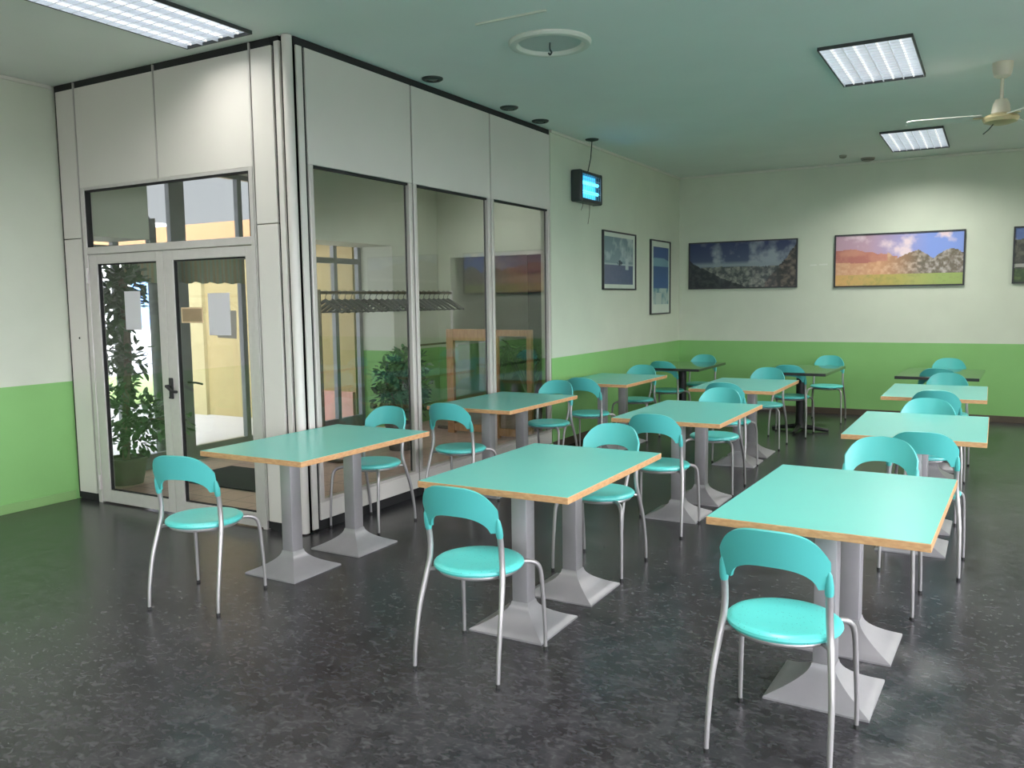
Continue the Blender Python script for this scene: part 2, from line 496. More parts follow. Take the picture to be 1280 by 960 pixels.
def leaf(x0, x1, gx0, gx1):
    f = bmesh.new()
    y0, y1 = YP + .002, YP + .048
    box(f, x0, gx0, y0, y1, .012, 2.014, bev=.003); box(f, gx1, x1, y0, y1, .012, 2.014, bev=.003)
    box(f, gx0, gx1, y0, y1, .012, .112, bev=.003); box(f, gx0, gx1, y0, y1, 1.94, 2.014, bev=.003)
    lf = ppart('door_leaf', f, M_ALU, dr)
    g = BOX(gx0, gx1, YP + .022, YP + .028, .112, 1.94); cleanup(g); bmesh.ops.translate(g, verts=g.verts, vec=-Vector(dr.location))
    link('glass', g, M_GLASS, lf, smooth=False)
    k = bmesh.new()
    for (a, c, d, e) in ((gx0, gx0 + .006, .112, 1.94), (gx1 - .006, gx1, .112, 1.94), (gx0, gx1, .112, .118), (gx0, gx1, 1.930, 1.94)):
        box(k, a, c, YP + .012, YP + .040, d, e)
    cleanup(k); bmesh.ops.translate(k, verts=k.verts, vec=-Vector(dr.location)); link('gasket', k, M_DARK, lf, smooth=False)
    return lf


lfL = leaf(-6.324, -5.432, -6.222, -5.512)
lfR = leaf(-5.428, -4.502, -5.326, -4.568)
# lever handle on the meeting stile
h = bmesh.new()
box(h, -5.425, -5.385, YP - .012, YP + .002, .90, 1.06, bev=.005)
tube(h, [(-5.405, YP - .005, 1.0), (-5.405, YP - .055, 1.0)], .011, 10)
tube(h, smooth_path([(-5.405, YP - .05, 1.0), (-5.37, YP - .056, .985), (-5.33, YP - .056, .965), (-5.285, YP - .052, .962)], 4), .011, 10)
lathe(h, [(0, 0), (.016, 0), (.016, .012), (0, .012)], 16, (-5.405, YP - .01, .905))
cleanup(h); bmesh.ops.translate(h, verts=h.verts, vec=-Vector(dr.location)); hd = link('door_handle', h, M_RUB, lfR); hd['label'] = 'black lever handle'
for (hz) in (1.85, .17):
    k = bmesh.new(); tube(k, [(-6.335, YP - .012, hz - .06), (-6.335, YP - .012, hz + .06)], .011, 10)
    cleanup(k); bmesh.ops.translate(k, verts=k.verts, vec=-Vector(dr.location)); link('hinge', k, M_ALU, lfL)

# ------------------------------------------------------------------ glazed run of the partition (faces +x)
pg = empty('wall_partition_glazed', (XP, 6.2, 0)); tag(pg, 'pale panelled partition run above and below the tall panes', 'partition', kind='structure')
ppart('panel', BOX(XP - .05, XP, 4.345, 4.400, .02, ZT, bev=.004), M_PANEL, pg)
hd_y = [(4.425, 5.605), (5.622, 6.818), (6.836, 8.030)]
for y0, y1 in hd_y:
    ppart('panel', BOX(XP - .05, XP, y0, y1, 2.552, ZT, bev=.004), M_PANEL, pg)
    ppart('sill_panel', BOX(XP - .05, XP, y0, y1, .075, .20, bev=.004), M_PANEL, pg)
b = bmesh.new()
for y in (4.335, 4.412, 5.613, 6.827):
    box(b, XP - .07, XP - .014, y - .014, y + .014, .005, ZC - .004)
ppart('seam_backing', b, M_DARK, pg)
ppart('top_track', BOX(XP - .06, XP - .010, 4.33, 8.035, ZT, ZC - .001), M_DARK, pg)
ppart('base_recess', BOX(XP - .05, XP - .018, 4.425, 8.03, .001, .075), M_DARK, pg)
for k, (y0, y1) in enumerate(hd_y):
    wd = empty('window_%d' % (k + 1), (XP, (y0 + y1) / 2, .2))
    tag(wd, ['tall pane nearest the corner post', 'middle tall pane of the glazed partition', 'tall pane beside the insect killer wall'][k], 'window', kind='structure')
    b = bmesh.new()
    box(b, XP - .05, XP + .002, y0, y0 + .045, .20, 2.552, bev=.006); box(b, XP - .05, XP + .002, y1 - .045, y1, .20, 2.552, bev=.006)
    box(b, XP - .05, XP - .002, y0 + .045, y1 - .045, .20, .222)
    ppart('frame', b, M_FRAME, wd)
    b = bmesh.new()
    box(b, XP - .045, XP - .033, y0 + .045, y0 + .053, .222, 2.552); box(b, XP - .045, XP - .033, y1 - .053, y1 - .045, .222, 2.552)
    box(b, XP - .045, XP - .012, y0 + .045, y1 - .045, 2.534, 2.552)
    ppart('gasket', b, M_DARK, wd)
    ppart('pane', BOX(XP - .032, XP - .026, y0 + .05, y1 - .05, .21, 2.545), M_GLASS, wd)

# ------------------------------------------------------------------ street glazing of the lobby
XE = -7.2
gz = empty('window_4', (XE, 6.6, 0)); tag(gz, 'grey framed street glazing of the lobby', 'window', kind='structure')
b = bmesh.new()
for y in (4.52, 5.12, 5.83, 6.65, 6.98, 8.16, 8.62):
    wdt = .09 if y == 5.83 else .03
    ztop = 2.2 if y < 5 else (3.0 if y < 6.99 else 2.32)
    box(b, XE - .03, XE + .03, y - wdt, y + wdt, 0, ztop)
box(b, XE - .028, XE + .028, 4.5, 8.65, 0, .15); box(b, XE - .028, XE + .028, 4.5, 8.65, 2.10, 2.17)
box(b, XE - .028, XE + .028, 5.1, 6.98, 2.95, 3.0)
ppart('frame', b, M_ALUD, gz)
b = bmesh.new(); box(b, XE - .004, XE + .004, 4.5, 8.65, .15, 2.10); box(b, XE - .004, XE + .004, 5.1, 6.98, 2.17, 2.95)
ppart('pane', b, M_GLASS, gz)
h = bmesh.new()
tube(h, [(XE + .03, 5.86, .82), (XE + .085, 5.86, .82)], .011); tube(h, smooth_path([(XE + .08, 5.86, .82), (XE + .085, 5.92, .81), (XE + .085, 5.99, .79)], 4), .011)
ppart('handle', h, M_RUB, gz, True)
# short gathered valance hung across the street glazing
M_VAL = bpy.data.materials.new('striped_valance'); M_VAL.use_nodes = True
nt = M_VAL.node_tree; bs = nt.nodes['Principled BSDF']
g = nt.nodes.new('ShaderNodeNewGeometry'); wv = nt.nodes.new('ShaderNodeTexWave'); wv.bands_direction = 'Y'; wv.inputs['Scale'].default_value = 5.5; wv.inputs['Distortion'].default_value = 1.0
rp = nt.nodes.new('ShaderNodeValToRGB'); rp.color_ramp.elements[0].color = (.30, .26, .15, 1); rp.color_ramp.elements[1].color = (.24, .31, .22, 1)
nt.links.new(g.outputs['Position'], wv.inputs['Vector']); nt.links.new(wv.outputs['Fac'], rp.inputs['Fac']); nt.links.new(rp.outputs[0], bs.inputs['Base Color'])
tl = nt.nodes.new('ShaderNodeBsdfTranslucent'); nt.links.new(rp.outputs[0], tl.inputs['Color'])
mx = nt.nodes.new('ShaderNodeMixShader'); mx.inputs['Fac'].default_value = .5
nt.links.new(bs.outputs[0], mx.inputs[1]); nt.links.new(tl.outputs[0], mx.inputs[2]); nt.links.new(mx.outputs[0], nt.nodes['Material Output'].inputs['Surface'])
va = empty('window_valance', (XE + .06, 5.8, 2.1)); tag(va, 'short gathered olive valance across the street glazing', 'valance')
b = bmesh.new(); N = 150
rows = []
for j in range(7):
    row = []
    for i in range(N + 1):
        y = -.66 + 1.5 * i / N
        zb = -.255 - .02 * abs(math.sin(y * PI / .19))
        z = zb * j / 6
        row.append(b.verts.new((.012 * math.sin(y * 62) * (j / 6 + .15), y, z)))
    rows.append(row)
fr = []
for j in range(6):
    for i in range(N):
        fr.append(b.faces.new((rows[j][i], rows[j][i + 1], rows[j + 1][i + 1], rows[j + 1][i])))
bmesh.ops.solidify(b, geom=fr, thickness=.003)
link('cloth', b, M_VAL, va)
b = bmesh.new(); tube(b, [(0, -.68, .005), (0, .86, .005)], .008); link('rod', b, M_STEEL, va)

# ------------------------------------------------------------------ outside, beyond the lobby
M_PAVE = tiles('pale_paving', (.37, .355, .36), (.39, .375, .38), (.32, .305, .305), .5)
b = BOX(-70, -7.23, -40, 60, -.14, -.04); box(b, -7.23, 60, -40, YR - .22, -.14, -.04); box(b, XR + .22, 60, YR - .22, 60, -.14, -.04)
struct('ground_pavement', b, M_PAVE, 'pale pavement outside the lobby').__setitem__('category', 'pavement')
lw = link('lawn', prism(bmesh.new(), [(-13.6, 6.2), (-12.0, 10.2), (-17.0, 14.2), (-19.5, 9.5)], -.06, -.02), mat('grass', (.24, .34, .12), .9, noise=.25, nscale=30), smooth=False)
tag(lw, 'strip of lawn beyond the pavement seen through the left door', 'lawn', kind='stuff')
# yellow building across the pavement
yb_ = empty('yellow_building', (-8.9, 8.75, -.04)); tag(yb_, 'low yellow building with an orange fascia outside the right door leaf', 'building')
M_YEL = mat('yellow_render', (.31, .245, .11), .8, noise=.04, nscale=3)
M_ORA = mat('orange_fascia', (.44, .235, .115), .7, noise=.05, nscale=3)
b = BOX(-10.55, -7.40, 8.75, 12.8, -.04, 2.52); ppart('wall', b, M_YEL, yb_)
ppart('pilaster', BOX(-10.60, -10.25, 8.69, 8.85, -.04, 2.50), mat('light_yellow_render', (.34, .29, .15), .8, noise=.03), yb_)
ppart('fascia', BOX(-12.6, -7.38, 8.55, 12.9, 2.50, 2.78), M_ORA, yb_)
ppart('plinth', BOX(-8.35, -7.42, 8.70, 8.76, -.04, .42), mat('pink_plinth', (.55, .30, .24), .8, noise=.1), yb_)
# pale building with blue shutter, far side of the street
wb = empty('white_building', (-31, 23, -.04)); tag(wb, 'far white building with a blue front across the street', 'building')
ppart('wall', BOX(-36, -30, 16, 36, -.04, 5.0), mat('white_render', (.85, .85, .86), .8, noise=.03), wb)
ppart('blue_front', BOX(-30.0, -29.9, 22.0, 23.6, .75, 2.9), mat('blue_shutter', (.16, .32, .75), .5, noise=.1), wb)
ppart('garage_band', BOX(-30.0, -29.92, 17.0, 21.6, .2, .8), mat('grey_band', (.45, .42, .42), .8, noise=.1), wb)
# downpipe bend seen through the transom
dp = empty('downpipe', (-7.75, 5.95, 0)); tag(dp, 'dark bent downpipe outside, seen through the light above the doors', 'pipe')
ppart('pipe', tube(bmesh.new(), smooth_path([(-7.75, 5.95, -.03), (-7.75, 5.95, 2.30), (-7.75, 5.93, 2.44), (-7.75, 5.82, 2.54), (-7.75, 5.55, 2.56), (-7.75, 5.2, 2.57)], 5), .055, 12), mat('dark_green_metal', (.05, .06, .055), .5, noise=.1), dp, True)

# ------------------------------------------------------------------ ceiling fittings
M_TRAY = mat('louvre_tray', (.62, .66, .74), .25, .4, emit=(.80, .88, 1.0), estr=PANEL_E)
M_TUBE = mat('fluorescent_tube', (.9, .9, .9), .4, emit=(1.0, .96, .92), estr=.52)
M_LOUV = mat('louvre_blades', (.74, .77, .82), .25, .35, emit=(.80, .88, 1.0), estr=PANEL_E * .45)
M_LFR = mat('fitting_frame', (.05, .055, .055), .5, noise=.05)


def troffer(x, y, L, label):
    t = empty('ceiling_light', (x, y, ZC)); tag(t, label, 'ceiling light', 'louvred ceiling lights')
    W_ = .60; f = bmesh.new()
    for (a, c, d, e) in ((-W_ / 2 - .010, -W_ / 2, -L / 2 - .010, L / 2 + .010), (W_ / 2, W_ / 2 + .010, -L / 2 - .010, L / 2 + .010),
                         (-W_ / 2, W_ / 2, -L / 2 - .010, -L / 2), (-W_ / 2, W_ / 2, L / 2, L / 2 + .010)):
        box(f, a, c, d, e, -.024, 0)
    link('frame', f, M_LFR, t, smooth=False)
    link('tray', BOX(-W_ / 2, W_ / 2, -L / 2, L / 2, -.004, -.0005), M_TRAY, t, smooth=False)
    for k in range(4):
        xx = -W_ / 2 + W_ * (k + .5) / 4
        link('tube', tube(bmesh.new(), [(xx, -L / 2 + .03, -.0125), (xx, L / 2 - .03, -.0125)], .007, 10), M_TUBE, t)
    lv = bmesh.new()
    for k in range(5):
        xx = -W_ / 2 + W_ * k / 4
        box(lv, xx - .0035, xx + .0035, -L / 2, L / 2, -.022, -.004)
    n = 16
    for k in range(1, n):
        yy = -L / 2 + L * k / n
        box(lv, -W_ / 2, W_ / 2, yy - .0025, yy + .0025, -.0225, -.0195)
    link('louvre', lv, M_LOUV, t, smooth=False)
    return t


troffer(-0.865, 7.12, 1.20, 'louvred ceiling light left of the fan, the bigger looking of the two on the right')
troffer(-0.855, 10.82, 1.34, 'louvred ceiling light nearest the far wall')
troffer(-4.57, 3.50, 1.22, 'louvred ceiling light in front of the partition corner at upper left')
for i, (tx, ty, k) in enumerate(TROFFERS[3:]):  # unseen fittings added for light: grid continued, last one brightens the lobby
    troffer(tx, ty, 1.2, 'unseen louvred ceiling light added to light the rooms')

M_MED = mat('medallion_plaster', (.72, .73, .66), .6, noise=.02)
md = empty('ceiling_medallion', (-2.73, 5.37, ZC)); tag(md, 'round white ceiling ring with a small hook in its middle', 'ceiling ring')
link('ring', lathe(bmesh.new(), [(.285, 0), (.285, -.012), (.275, -.026), (.25, -.032), (.232, -.026), (.222, -.012), (.215, -.004), (.215, 0)], 56), M_MED, md)
link('plate', lathe(bmesh.new(), [(0, -.004), (.218, -.004), (.218, -.0005), (0, -.0005)], 48), mat('medallion_plate', (.56, .60, .57), .6, noise=.02), md)
b = bmesh.new(); tube(b, smooth_path([(0, 0, -.004), (0, 0, -.05), (.012, 0, -.07), (.0, 0, -.085), (-.012, 0, -.072)], 5), .006, 8); link('hook', b, M_FOOTW, md)

for k, (x, y, lb) in enumerate([(-3.955, 5.716, 'dark round ceiling spot nearest the camera above the glazed partition'),
                                (-3.945, 6.923, 'dark round ceiling spot above the middle of the glazed partition'),
                                (-3.975, 7.594, 'dark round ceiling spot at the far end of the glazed partition')]):
    s = empty('ceiling_spot', (x, y, ZC)); tag(s, lb, 'ceiling spot', 'dark ceiling spots along the partition')
    link('rim', lathe(bmesh.new(), [(.085, 0), (.083, -.010), (.070, -.018), (.052, -.018), (.048, -.006), (.048, 0)], 28), M_FOOTW, s)
    link('reflector', lathe(bmesh.new(), [(0, -.022), (.03, -.02), (.05, -.006), (.05, -.001), (0, -.001)], 24), mat('spot_glass', (.10, .12, .11), .2, noise=.1), s)
for (x, y, r, lb) in ((-1.50, 11.93, .085, 'small round smoke detector on the ceiling by the far wall, right one'), (-1.74, 11.52, .045, 'tiny round sensor on the ceiling by the far wall, left of the smoke detector')):
    s = empty('smoke_detector', (x, y, ZC)); tag(s, lb, 'smoke detector')
    link('body', lathe(bmesh.new(), [(r, 0), (r, -.012), (r * .8, -.030), (r * .45, -.038), (0, -.040)], 28), mat('detector_plastic', (.30, .28, .24), .5, noise=.05), s)
    link('grille', lathe(bmesh.new(), [(r * .84, -.020), (r * .9, -.024), (r * .84, -.028), (r * .78, -.024), (r * .84, -.020)], 28), M_DARK, s)

# ceiling fan
fn = empty('ceiling_fan', (-.02, 7.69, ZC)); tag(fn, 'cream ceiling fan with long thin blades near the right edge', 'ceiling fan')
M_FAN = mat('fan_enamel', (.62, .57, .46), .4, noise=.02)
M_FAN2 = mat('fan_gold', (.55, .46, .26), .35, .3, noise=.03)
link('canopy', lathe(bmesh.new(), [(0, 0), (.072, 0), (.068, -.06), (.058, -.10), (.030, -.118), (0, -.118)], 32), M_FAN, fn)
link('rod', tube(bmesh.new(), [(0, 0, -.11), (0, 0, -.29)], .013, 12), M_FAN, fn)
link('bell', lathe(bmesh.new(), [(0, -.275), (.042, -.275), (.058, -.31), (.068, -.37), (.070, -.385), (0, -.385)], 32), M_FAN, fn)
link('motor', lathe(bmesh.new(), [(0, -.38), (.075, -.382), (.118, -.400), (.128, -.420), (.115, -.445), (.070, -.460), (.03, -.468), (0, -.468)], 36), M_FAN2, fn)
for k, ang in enumerate((187, 307, 67)):
    bl = bmesh.new(); prof = [(-.055, .135), (-.062, .3), (-.062, .62), (-.045, .66), (.045, .66), (.062, .62), (.062, .3), (.055, .135)]
    prism(bl, [(y_, x_) for x_, y_ in prof], -.003, .003)
    bmesh.ops.rotate(bl, verts=bl.verts, matrix=Matrix.Rotation(R(9), 3, 'X'))
    cleanup(bl); o = link('blade', bl, M_WHITE, fn, smooth=False); o.location = (0, 0, -.40); o.rotation_euler = (0, 0, R(ang))
    ar = bmesh.new(); box(ar, .09, .19, -.02, .02, -.010, -.002, bev=.002); cleanup(ar); link('arm', ar, M_FAN2, o, smooth=False)
link('pull_cord', tube(bmesh.new(), [(-.04, -.03, -.45), (-.075, -.05, -.50), (-.115, -.06, -.535)], .004, 6), M_FOOTW, fn)

# insect killer on the side wall
M_UV = mat('uv_tube', (.1, .5, .9), .3, emit=(.10, .62, 1.0), estr=2.2)
M_UVB = mat('uv_tray', (.25, .5, .6), .4, emit=(.03, .42, .80), estr=1.0)
zk = empty('insect_killer', (XP, 8.80, 2.68)); tag(zk, 'black framed insect killer with glowing blue tubes high on the side wall', 'insect killer')
b = bmesh.new(); box(b, .005, .135, -.285, -.225, 0, .345, bev=.02, seg=3); box(b, .005, .135, .255, .30, 0, .345, bev=.02, seg=3)
box(b, .005, .13, -.23, .26, .305, .34, bev=.01); box(b, .005, .13, -.23, .26, .005, .045, bev=.01); link('housing', b, mat('zapper_black', (.03, .04, .04), .4, noise=.1), zk)
link('tray', BOX(.003, .062, -.224, .254, .046, .304), M_UVB, zk, smooth=False)
for z in (.12, .22):
    link('tube', tube(bmesh.new(), [(.090, -.22, z), (.090, .25, z)], .018, 12), M_UV, zk)
b = bmesh.new()
for k in range(9):
    tube(b, [(.125, -.225 + .06 * k, .035), (.125, -.225 + .06 * k, .31)], .0022, 6)
for z in (.11, .18, .25):
    tube(b, [(.125, -.23, z), (.125, .26, z)], .0022, 6)
link('guard', b, M_STEEL, zk)
cd = empty('power_cord', (-3.946, 8.765, ZC)); tag(cd, 'dark cord dropping from a ceiling rosette to the insect killer', 'cord')
link('rosette', lathe(bmesh.new(), [(.075, 0), (.07, -.012), (.03, -.022), (.008, -.028), (0, -.028)], 24), M_FOOTW, cd)
link('cord', tube(bmesh.new(), [(0, 0, -.02), (-.02, .01, -.2), (-.06, .02, -.346)], .006, 8), M_FOOTW, cd)
for k, (yy, ln) in enumerate(((8.72, .10), (8.90, .24))):
    b = bmesh.new(); tube(b, smooth_path([(XP + .06, yy, 2.70), (XP + .065, yy - .02, 2.70 - ln * .5), (XP + .05, yy - .03, 2.70 - ln)], 4), .003, 6)
    o = link('pull_string', b, M_STEM, None); bpy.context.view_layer.update(); o.parent = zk; o.matrix_parent_inverse = Matrix.Translation(-Vector(zk.location))

# ------------------------------------------------------------------ pictures
rng = np.random.default_rng(3)


def fbm(nx, ny, f0=3, oct=5, seed=0):
    r = np.random.default_rng(seed); out = np.zeros((ny, nx)); amp = 1; tot = 0
    for o_ in range(oct):
        fx = max(2, int(f0 * 2 ** o_ * nx / ny)) + 1; fy = int(f0 * 2 ** o_) + 1
        gsm = r.random((fy + 1, fx + 1))
        X = np.linspace(0, fx - 1e-6, nx); Y = np.linspace(0, fy - 1e-6, ny)
        xi = X.astype(int); yi = Y.astype(int); xf = X - xi; yf = Y - yi
        xf = xf * xf * (3 - 2 * xf); yf = yf * yf * (3 - 2 * yf)
        a = gsm[np.ix_(yi, xi)]; b_ = gsm[np.ix_(yi, xi + 1)]; c = gsm[np.ix_(yi + 1, xi)]; d = gsm[np.ix_(yi + 1, xi + 1)]
        v = (a * (1 - xf) + b_ * xf) * (1 - yf)[:, None] + (c * (1 - xf) + d * xf) * yf[:, None]
        out += v * amp; tot += amp; amp *= .55
    return out / tot


def lin(c):
    c = np.asarray(c, float) / 255
    return np.where(c <= .04045, c / 12.92, ((c + .055) / 1.055) ** 2.4)


def mixc(a, b_, t):
    t = np.clip(t, 0, 1)[..., None]; return a * (1 - t) + b_ * t


def full(nx, ny, c):
    return np.ones((ny, nx, 3)) * lin(c)


def pic_valley(nx, ny):
    v, u = np.mgrid[0:ny, 0:nx]; v = v / (ny - 1); u = u / (nx - 1)          # v = 0 at the bottom
    cl = fbm(nx, ny, 3, 5, 1); n2 = fbm(nx, ny, 8, 5, 2); n3 = fbm(nx, ny, 14, 4, 5)
    im = mixc(full(nx, ny, (70, 84, 112)), full(nx, ny, (46, 56, 98)), (v - .5) * 2)
    im = mixc(im, full(nx, ny, (150, 158, 168)), (cl - .50) * 5 * (1 - abs(v - .62) * 1.4))
    im = mixc(im, full(nx, ny, (140, 152, 158)), 1 - abs(v - .50) / .09)
    land = v < .46 + .04 * (n2 - .5)
    val = mixc(full(nx, ny, (58, 66, 66)), full(nx, ny, (150, 150, 140)), (n3 - .36) * 2.4)
    im = np.where(land[..., None], val, im)
    lh = v < (.52 - .95 * u + .10 * (n2 - .5) + .25 * (u < .3) * (.3 - u))
    im = np.where(lh[..., None], mixc(full(nx, ny, (30, 36, 40)), full(nx, ny, (62, 66, 66)), (n3 - .4) * 3), im)
    rh = v < (.1 + 2.9 * np.clip(u - .73, 0, 1) + .18 * (n2 - .5))
    rh &= u > .72
    im = np.where(rh[..., None], mixc(full(nx, ny, (52, 50, 50)), full(nx, ny, (130, 116, 104)), (n3 - .38) * 2.2), im)
    return im


def pic_trees_glare(nx, ny):  # warm left half is glare on the picture glass, painted into the print
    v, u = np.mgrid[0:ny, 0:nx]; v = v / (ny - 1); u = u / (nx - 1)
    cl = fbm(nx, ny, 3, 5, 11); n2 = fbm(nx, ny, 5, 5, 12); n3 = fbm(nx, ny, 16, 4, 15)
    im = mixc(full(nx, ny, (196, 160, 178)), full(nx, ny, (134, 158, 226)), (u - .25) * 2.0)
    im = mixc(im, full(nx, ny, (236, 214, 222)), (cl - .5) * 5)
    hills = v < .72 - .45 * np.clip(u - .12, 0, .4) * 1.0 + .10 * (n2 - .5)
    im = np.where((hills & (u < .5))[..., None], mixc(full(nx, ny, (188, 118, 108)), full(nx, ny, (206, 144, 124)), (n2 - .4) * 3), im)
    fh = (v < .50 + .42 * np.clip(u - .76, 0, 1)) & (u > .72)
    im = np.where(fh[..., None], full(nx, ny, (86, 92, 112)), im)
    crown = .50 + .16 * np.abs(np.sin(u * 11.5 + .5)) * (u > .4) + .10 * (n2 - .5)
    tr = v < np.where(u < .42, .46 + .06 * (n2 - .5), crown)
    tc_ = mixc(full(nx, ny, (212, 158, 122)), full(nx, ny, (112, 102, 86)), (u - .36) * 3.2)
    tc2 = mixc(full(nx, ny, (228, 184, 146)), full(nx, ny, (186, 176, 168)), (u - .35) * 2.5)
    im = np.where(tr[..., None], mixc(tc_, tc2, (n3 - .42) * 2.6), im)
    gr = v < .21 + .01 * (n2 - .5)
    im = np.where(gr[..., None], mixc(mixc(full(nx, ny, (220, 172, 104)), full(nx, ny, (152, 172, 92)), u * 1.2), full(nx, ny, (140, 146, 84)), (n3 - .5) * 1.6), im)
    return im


def pic_hill(nx, ny):
    v, u = np.mgrid[0:ny, 0:nx]; v = v / (ny - 1); u = u / (nx - 1)
    n2 = fbm(nx, ny, 4, 5, 21); n3 = fbm(nx, ny, 14, 4, 22)
    im = mixc(full(nx, ny, (96, 116, 168)), full(nx, ny, (190, 196, 210)), (n2 - .5) * 5)
    h_ = v < .78 + .12 * np.sin(u * 5) + .1 * (n2 - .5)
    im = np.where(h_[..., None], mixc(full(nx, ny, (66, 66, 62)), full(nx, ny, (110, 108, 94)), (n3 - .4) * 3), im)
    p = abs(v - .30 - .12 * u) < .035
    im = np.where(p[..., None], full(nx, ny, (170, 168, 160)), im)
    gr = v < .24 + .1 * u
    im = np.where(gr[..., None], mixc(full(nx, ny, (54, 74, 46)), full(nx, ny, (92, 112, 64)), (n3 - .4) * 3), im)
    return im


def pic_harbour(nx, ny):
    v, u = np.mgrid[0:ny, 0:nx]; v = v / (ny - 1); u = u / (nx - 1)
    n2 = fbm(nx, ny, 4, 5, 31); n3 = fbm(nx, ny, 12, 4, 32)
    im = mixc(full(nx, ny, (150, 168, 172)), full(nx, ny, (112, 136, 146)), v)
    im = mixc(im, full(nx, ny, (176, 190, 190)), (n2 - .5) * 4 * (v > .5))
    im = np.where((v < .42)[..., None], mixc(full(nx, ny, (106, 112, 136)), full(nx, ny, (70, 88, 118)), u * .9 + n3 * .5 - .3), im)
    im = np.where((abs(v - .43) < .022)[..., None], full(nx, ny, (176, 190, 190)), im)
    bo = (abs(u - .52) + abs(v - .46) * 1.6 < .11) & (n3 > .42)
    im = np.where(bo[..., None], full(nx, ny, (44, 58, 72)), im)
    sa = (abs(u - .78) < .06) & (abs(v - .44) < .13)
    im = np.where(sa[..., None], full(nx, ny, (186, 198, 198)), im)
    return im


def pic_coast(nx, ny):
    v, u = np.mgrid[0:ny, 0:nx]; v = v / (ny - 1); u = u / (nx - 1)
    n2 = fbm(nx, ny, 6, 5, 41)
    im = mixc(full(nx, ny, (62, 98, 150)), full(nx, ny, (58, 92, 132)), v)
    cl = (v > .66) & (v < .80 + .04 * np.sin(u * 4))
    im = np.where(cl[..., None], full(nx, ny, (120, 160, 172)), im)
    im = np.where((v > .81)[..., None], full(nx, ny, (66, 92, 138)), im)
    im = np.where((v < .28)[..., None], mixc(full(nx, ny, (90, 138, 150)), full(nx, ny, (170, 190, 184)), (n2 - .42) * 4), im)
    im = np.where(((abs(u - .35) < .18) & (v < .2))[..., None], full(nx, ny, (176, 192, 184)), im)
    return im


M_PRINT = attr_mat('printed_picture')
M_FRB = mat('dark_picture_frame', (.035, .035, .04), .4, noise=.1)
M_MATB = mat('picture_mount', (.62, .68, .60), .7, noise=.02)


def picture(name, label, wdt, hgt, loc, rz, paint, mount=None, nx=150, fr=.018):
    """local: x across, z up, faces -y; origin at the centre of the back"""
    t = empty(name, loc, rz); tag(t, label, 'picture', 'framed pictures on the walls')
    f = bmesh.new(); d = .028; W2, H2 = wdt / 2, hgt / 2
    for (a, c, e, g_) in ((-W2, W2, H2 - fr, H2), (-W2, W2, -H2, -H2 + fr), (-W2, -W2 + fr, -H2 + fr, H2 - fr), (W2 - fr, W2, -H2 + fr, H2 - fr)):
        box(f, a, c, -d, 0, e, g_)
    link('frame', f, M_FRB, t, smooth=False)
    mx0, mx1, mz0, mz1 = -W2 + fr, W2 - fr, -H2 + fr, H2 - fr
    if mount:
        link('mount', BOX(mx0, mx1, -.014, -.004, mz0, mz1), M_MATB, t, smooth=False)
        l, r_, bt, tp = mount; mx0 += l; mx1 -= r_; mz0 += bt; mz1 -= tp
    ny = max(12, int(nx * (mz1 - mz0) / (mx1 - mx0)))
    im = paint(nx, ny)
    g_ = bmesh.new(); cl = g_.loops.layers.float_color.new('print')
    vs = [[g_.verts.new((mx0 + (mx1 - mx0) * i / nx, -.016, mz0 + (mz1 - mz0) * j / ny)) for i in range(nx + 1)] for j in range(ny + 1)]
    for j in range(ny):
        for i in range(nx):
            fc = g_.faces.new((vs[j][i], vs[j][i + 1], vs[j + 1][i + 1], vs[j + 1][i]))
            for lp in fc.loops:
                lp[cl] = (*im[j, i], 1)
    link('print', g_, M_PRINT, t, smooth=False)
    return t


picture('landscape_picture', 'dark wide framed view of a cloudy valley, left on the far wall', 1.545, .675, (-3.175, YB, 2.078), 0, pic_valley)
picture('landscape_picture', 'wide framed view of trees and blue sky, warm glare painted over its left half, in the middle of the far wall', 1.56, .70, (-1.14, YB, 2.08), 0, pic_trees_glare)
picture('landscape_picture', 'wide framed hillside view cut off by the right edge on the far wall', 1.55, .695, (.935, YB, 2.085), 0, pic_hill)
picture('harbour_picture', 'framed grey blue seascape with pale mount on the side wall below the insect killer', 1.055, .71, (XP, 9.895, 2.08), R(90), pic_harbour, (.03, .075, .05, .05), 90)
picture('coast_picture', 'tall narrow framed blue coast view with pale mount beside the room corner', .79, 1.02, (XP, 11.37, 1.905), R(90), pic_coast, (.09, .05, .12, .075), 70)
for k, (x0, x1, z, lb) in enumerate(((-2.24, -2.15, 2.03, 'small strip of clear tape between the two wide pictures, left one'), (-2.12, -2.01, 2.035, 'small strip of clear tape between the two wide pictures, right one'))):
    tp = link('tape_strip', BOX(x0, x1, YB - .002, YB - .0002, z, z + .02), mat('clear_tape', (.78, .80, .72), .25, noise=.02), smooth=False)
    tag(tp, lb, 'tape')

# ------------------------------------------------------------------ tables
TW, TL, TH = .80, 1.20, .75


def flare_base(s=.20, c=.045, h=.125):
    """square foot plate sweeping up in a curve into the column"""
    b = bmesh.new(); rings = []
    prof = [(s, 0), (s, .008), (s * .985, .011)]
    for k in range(1, 9):
        t = k / 8
        prof.append((s + (c - s) * (1 - (1 - t) ** 1.0) * 1.0 if False else c + (s * .985 - c) * (1 - t) ** 1.9, .011 + (h - .011) * t))
    for r_, z in prof:
        rings.append([b.verts.new((sx * r_, sy * r_, z)) for sx, sy in ((-1, -1), (1, -1), (1, 1), (-1, 1))])
    for a, d in zip(rings, rings[1:]):
        for k in range(4):
            b.faces.new((a[k], a[(k + 1) % 4], d[(k + 1) % 4], d[k]))
    b.faces.new(rings[0][::-1]); b.faces.new(rings[-1])
    return b


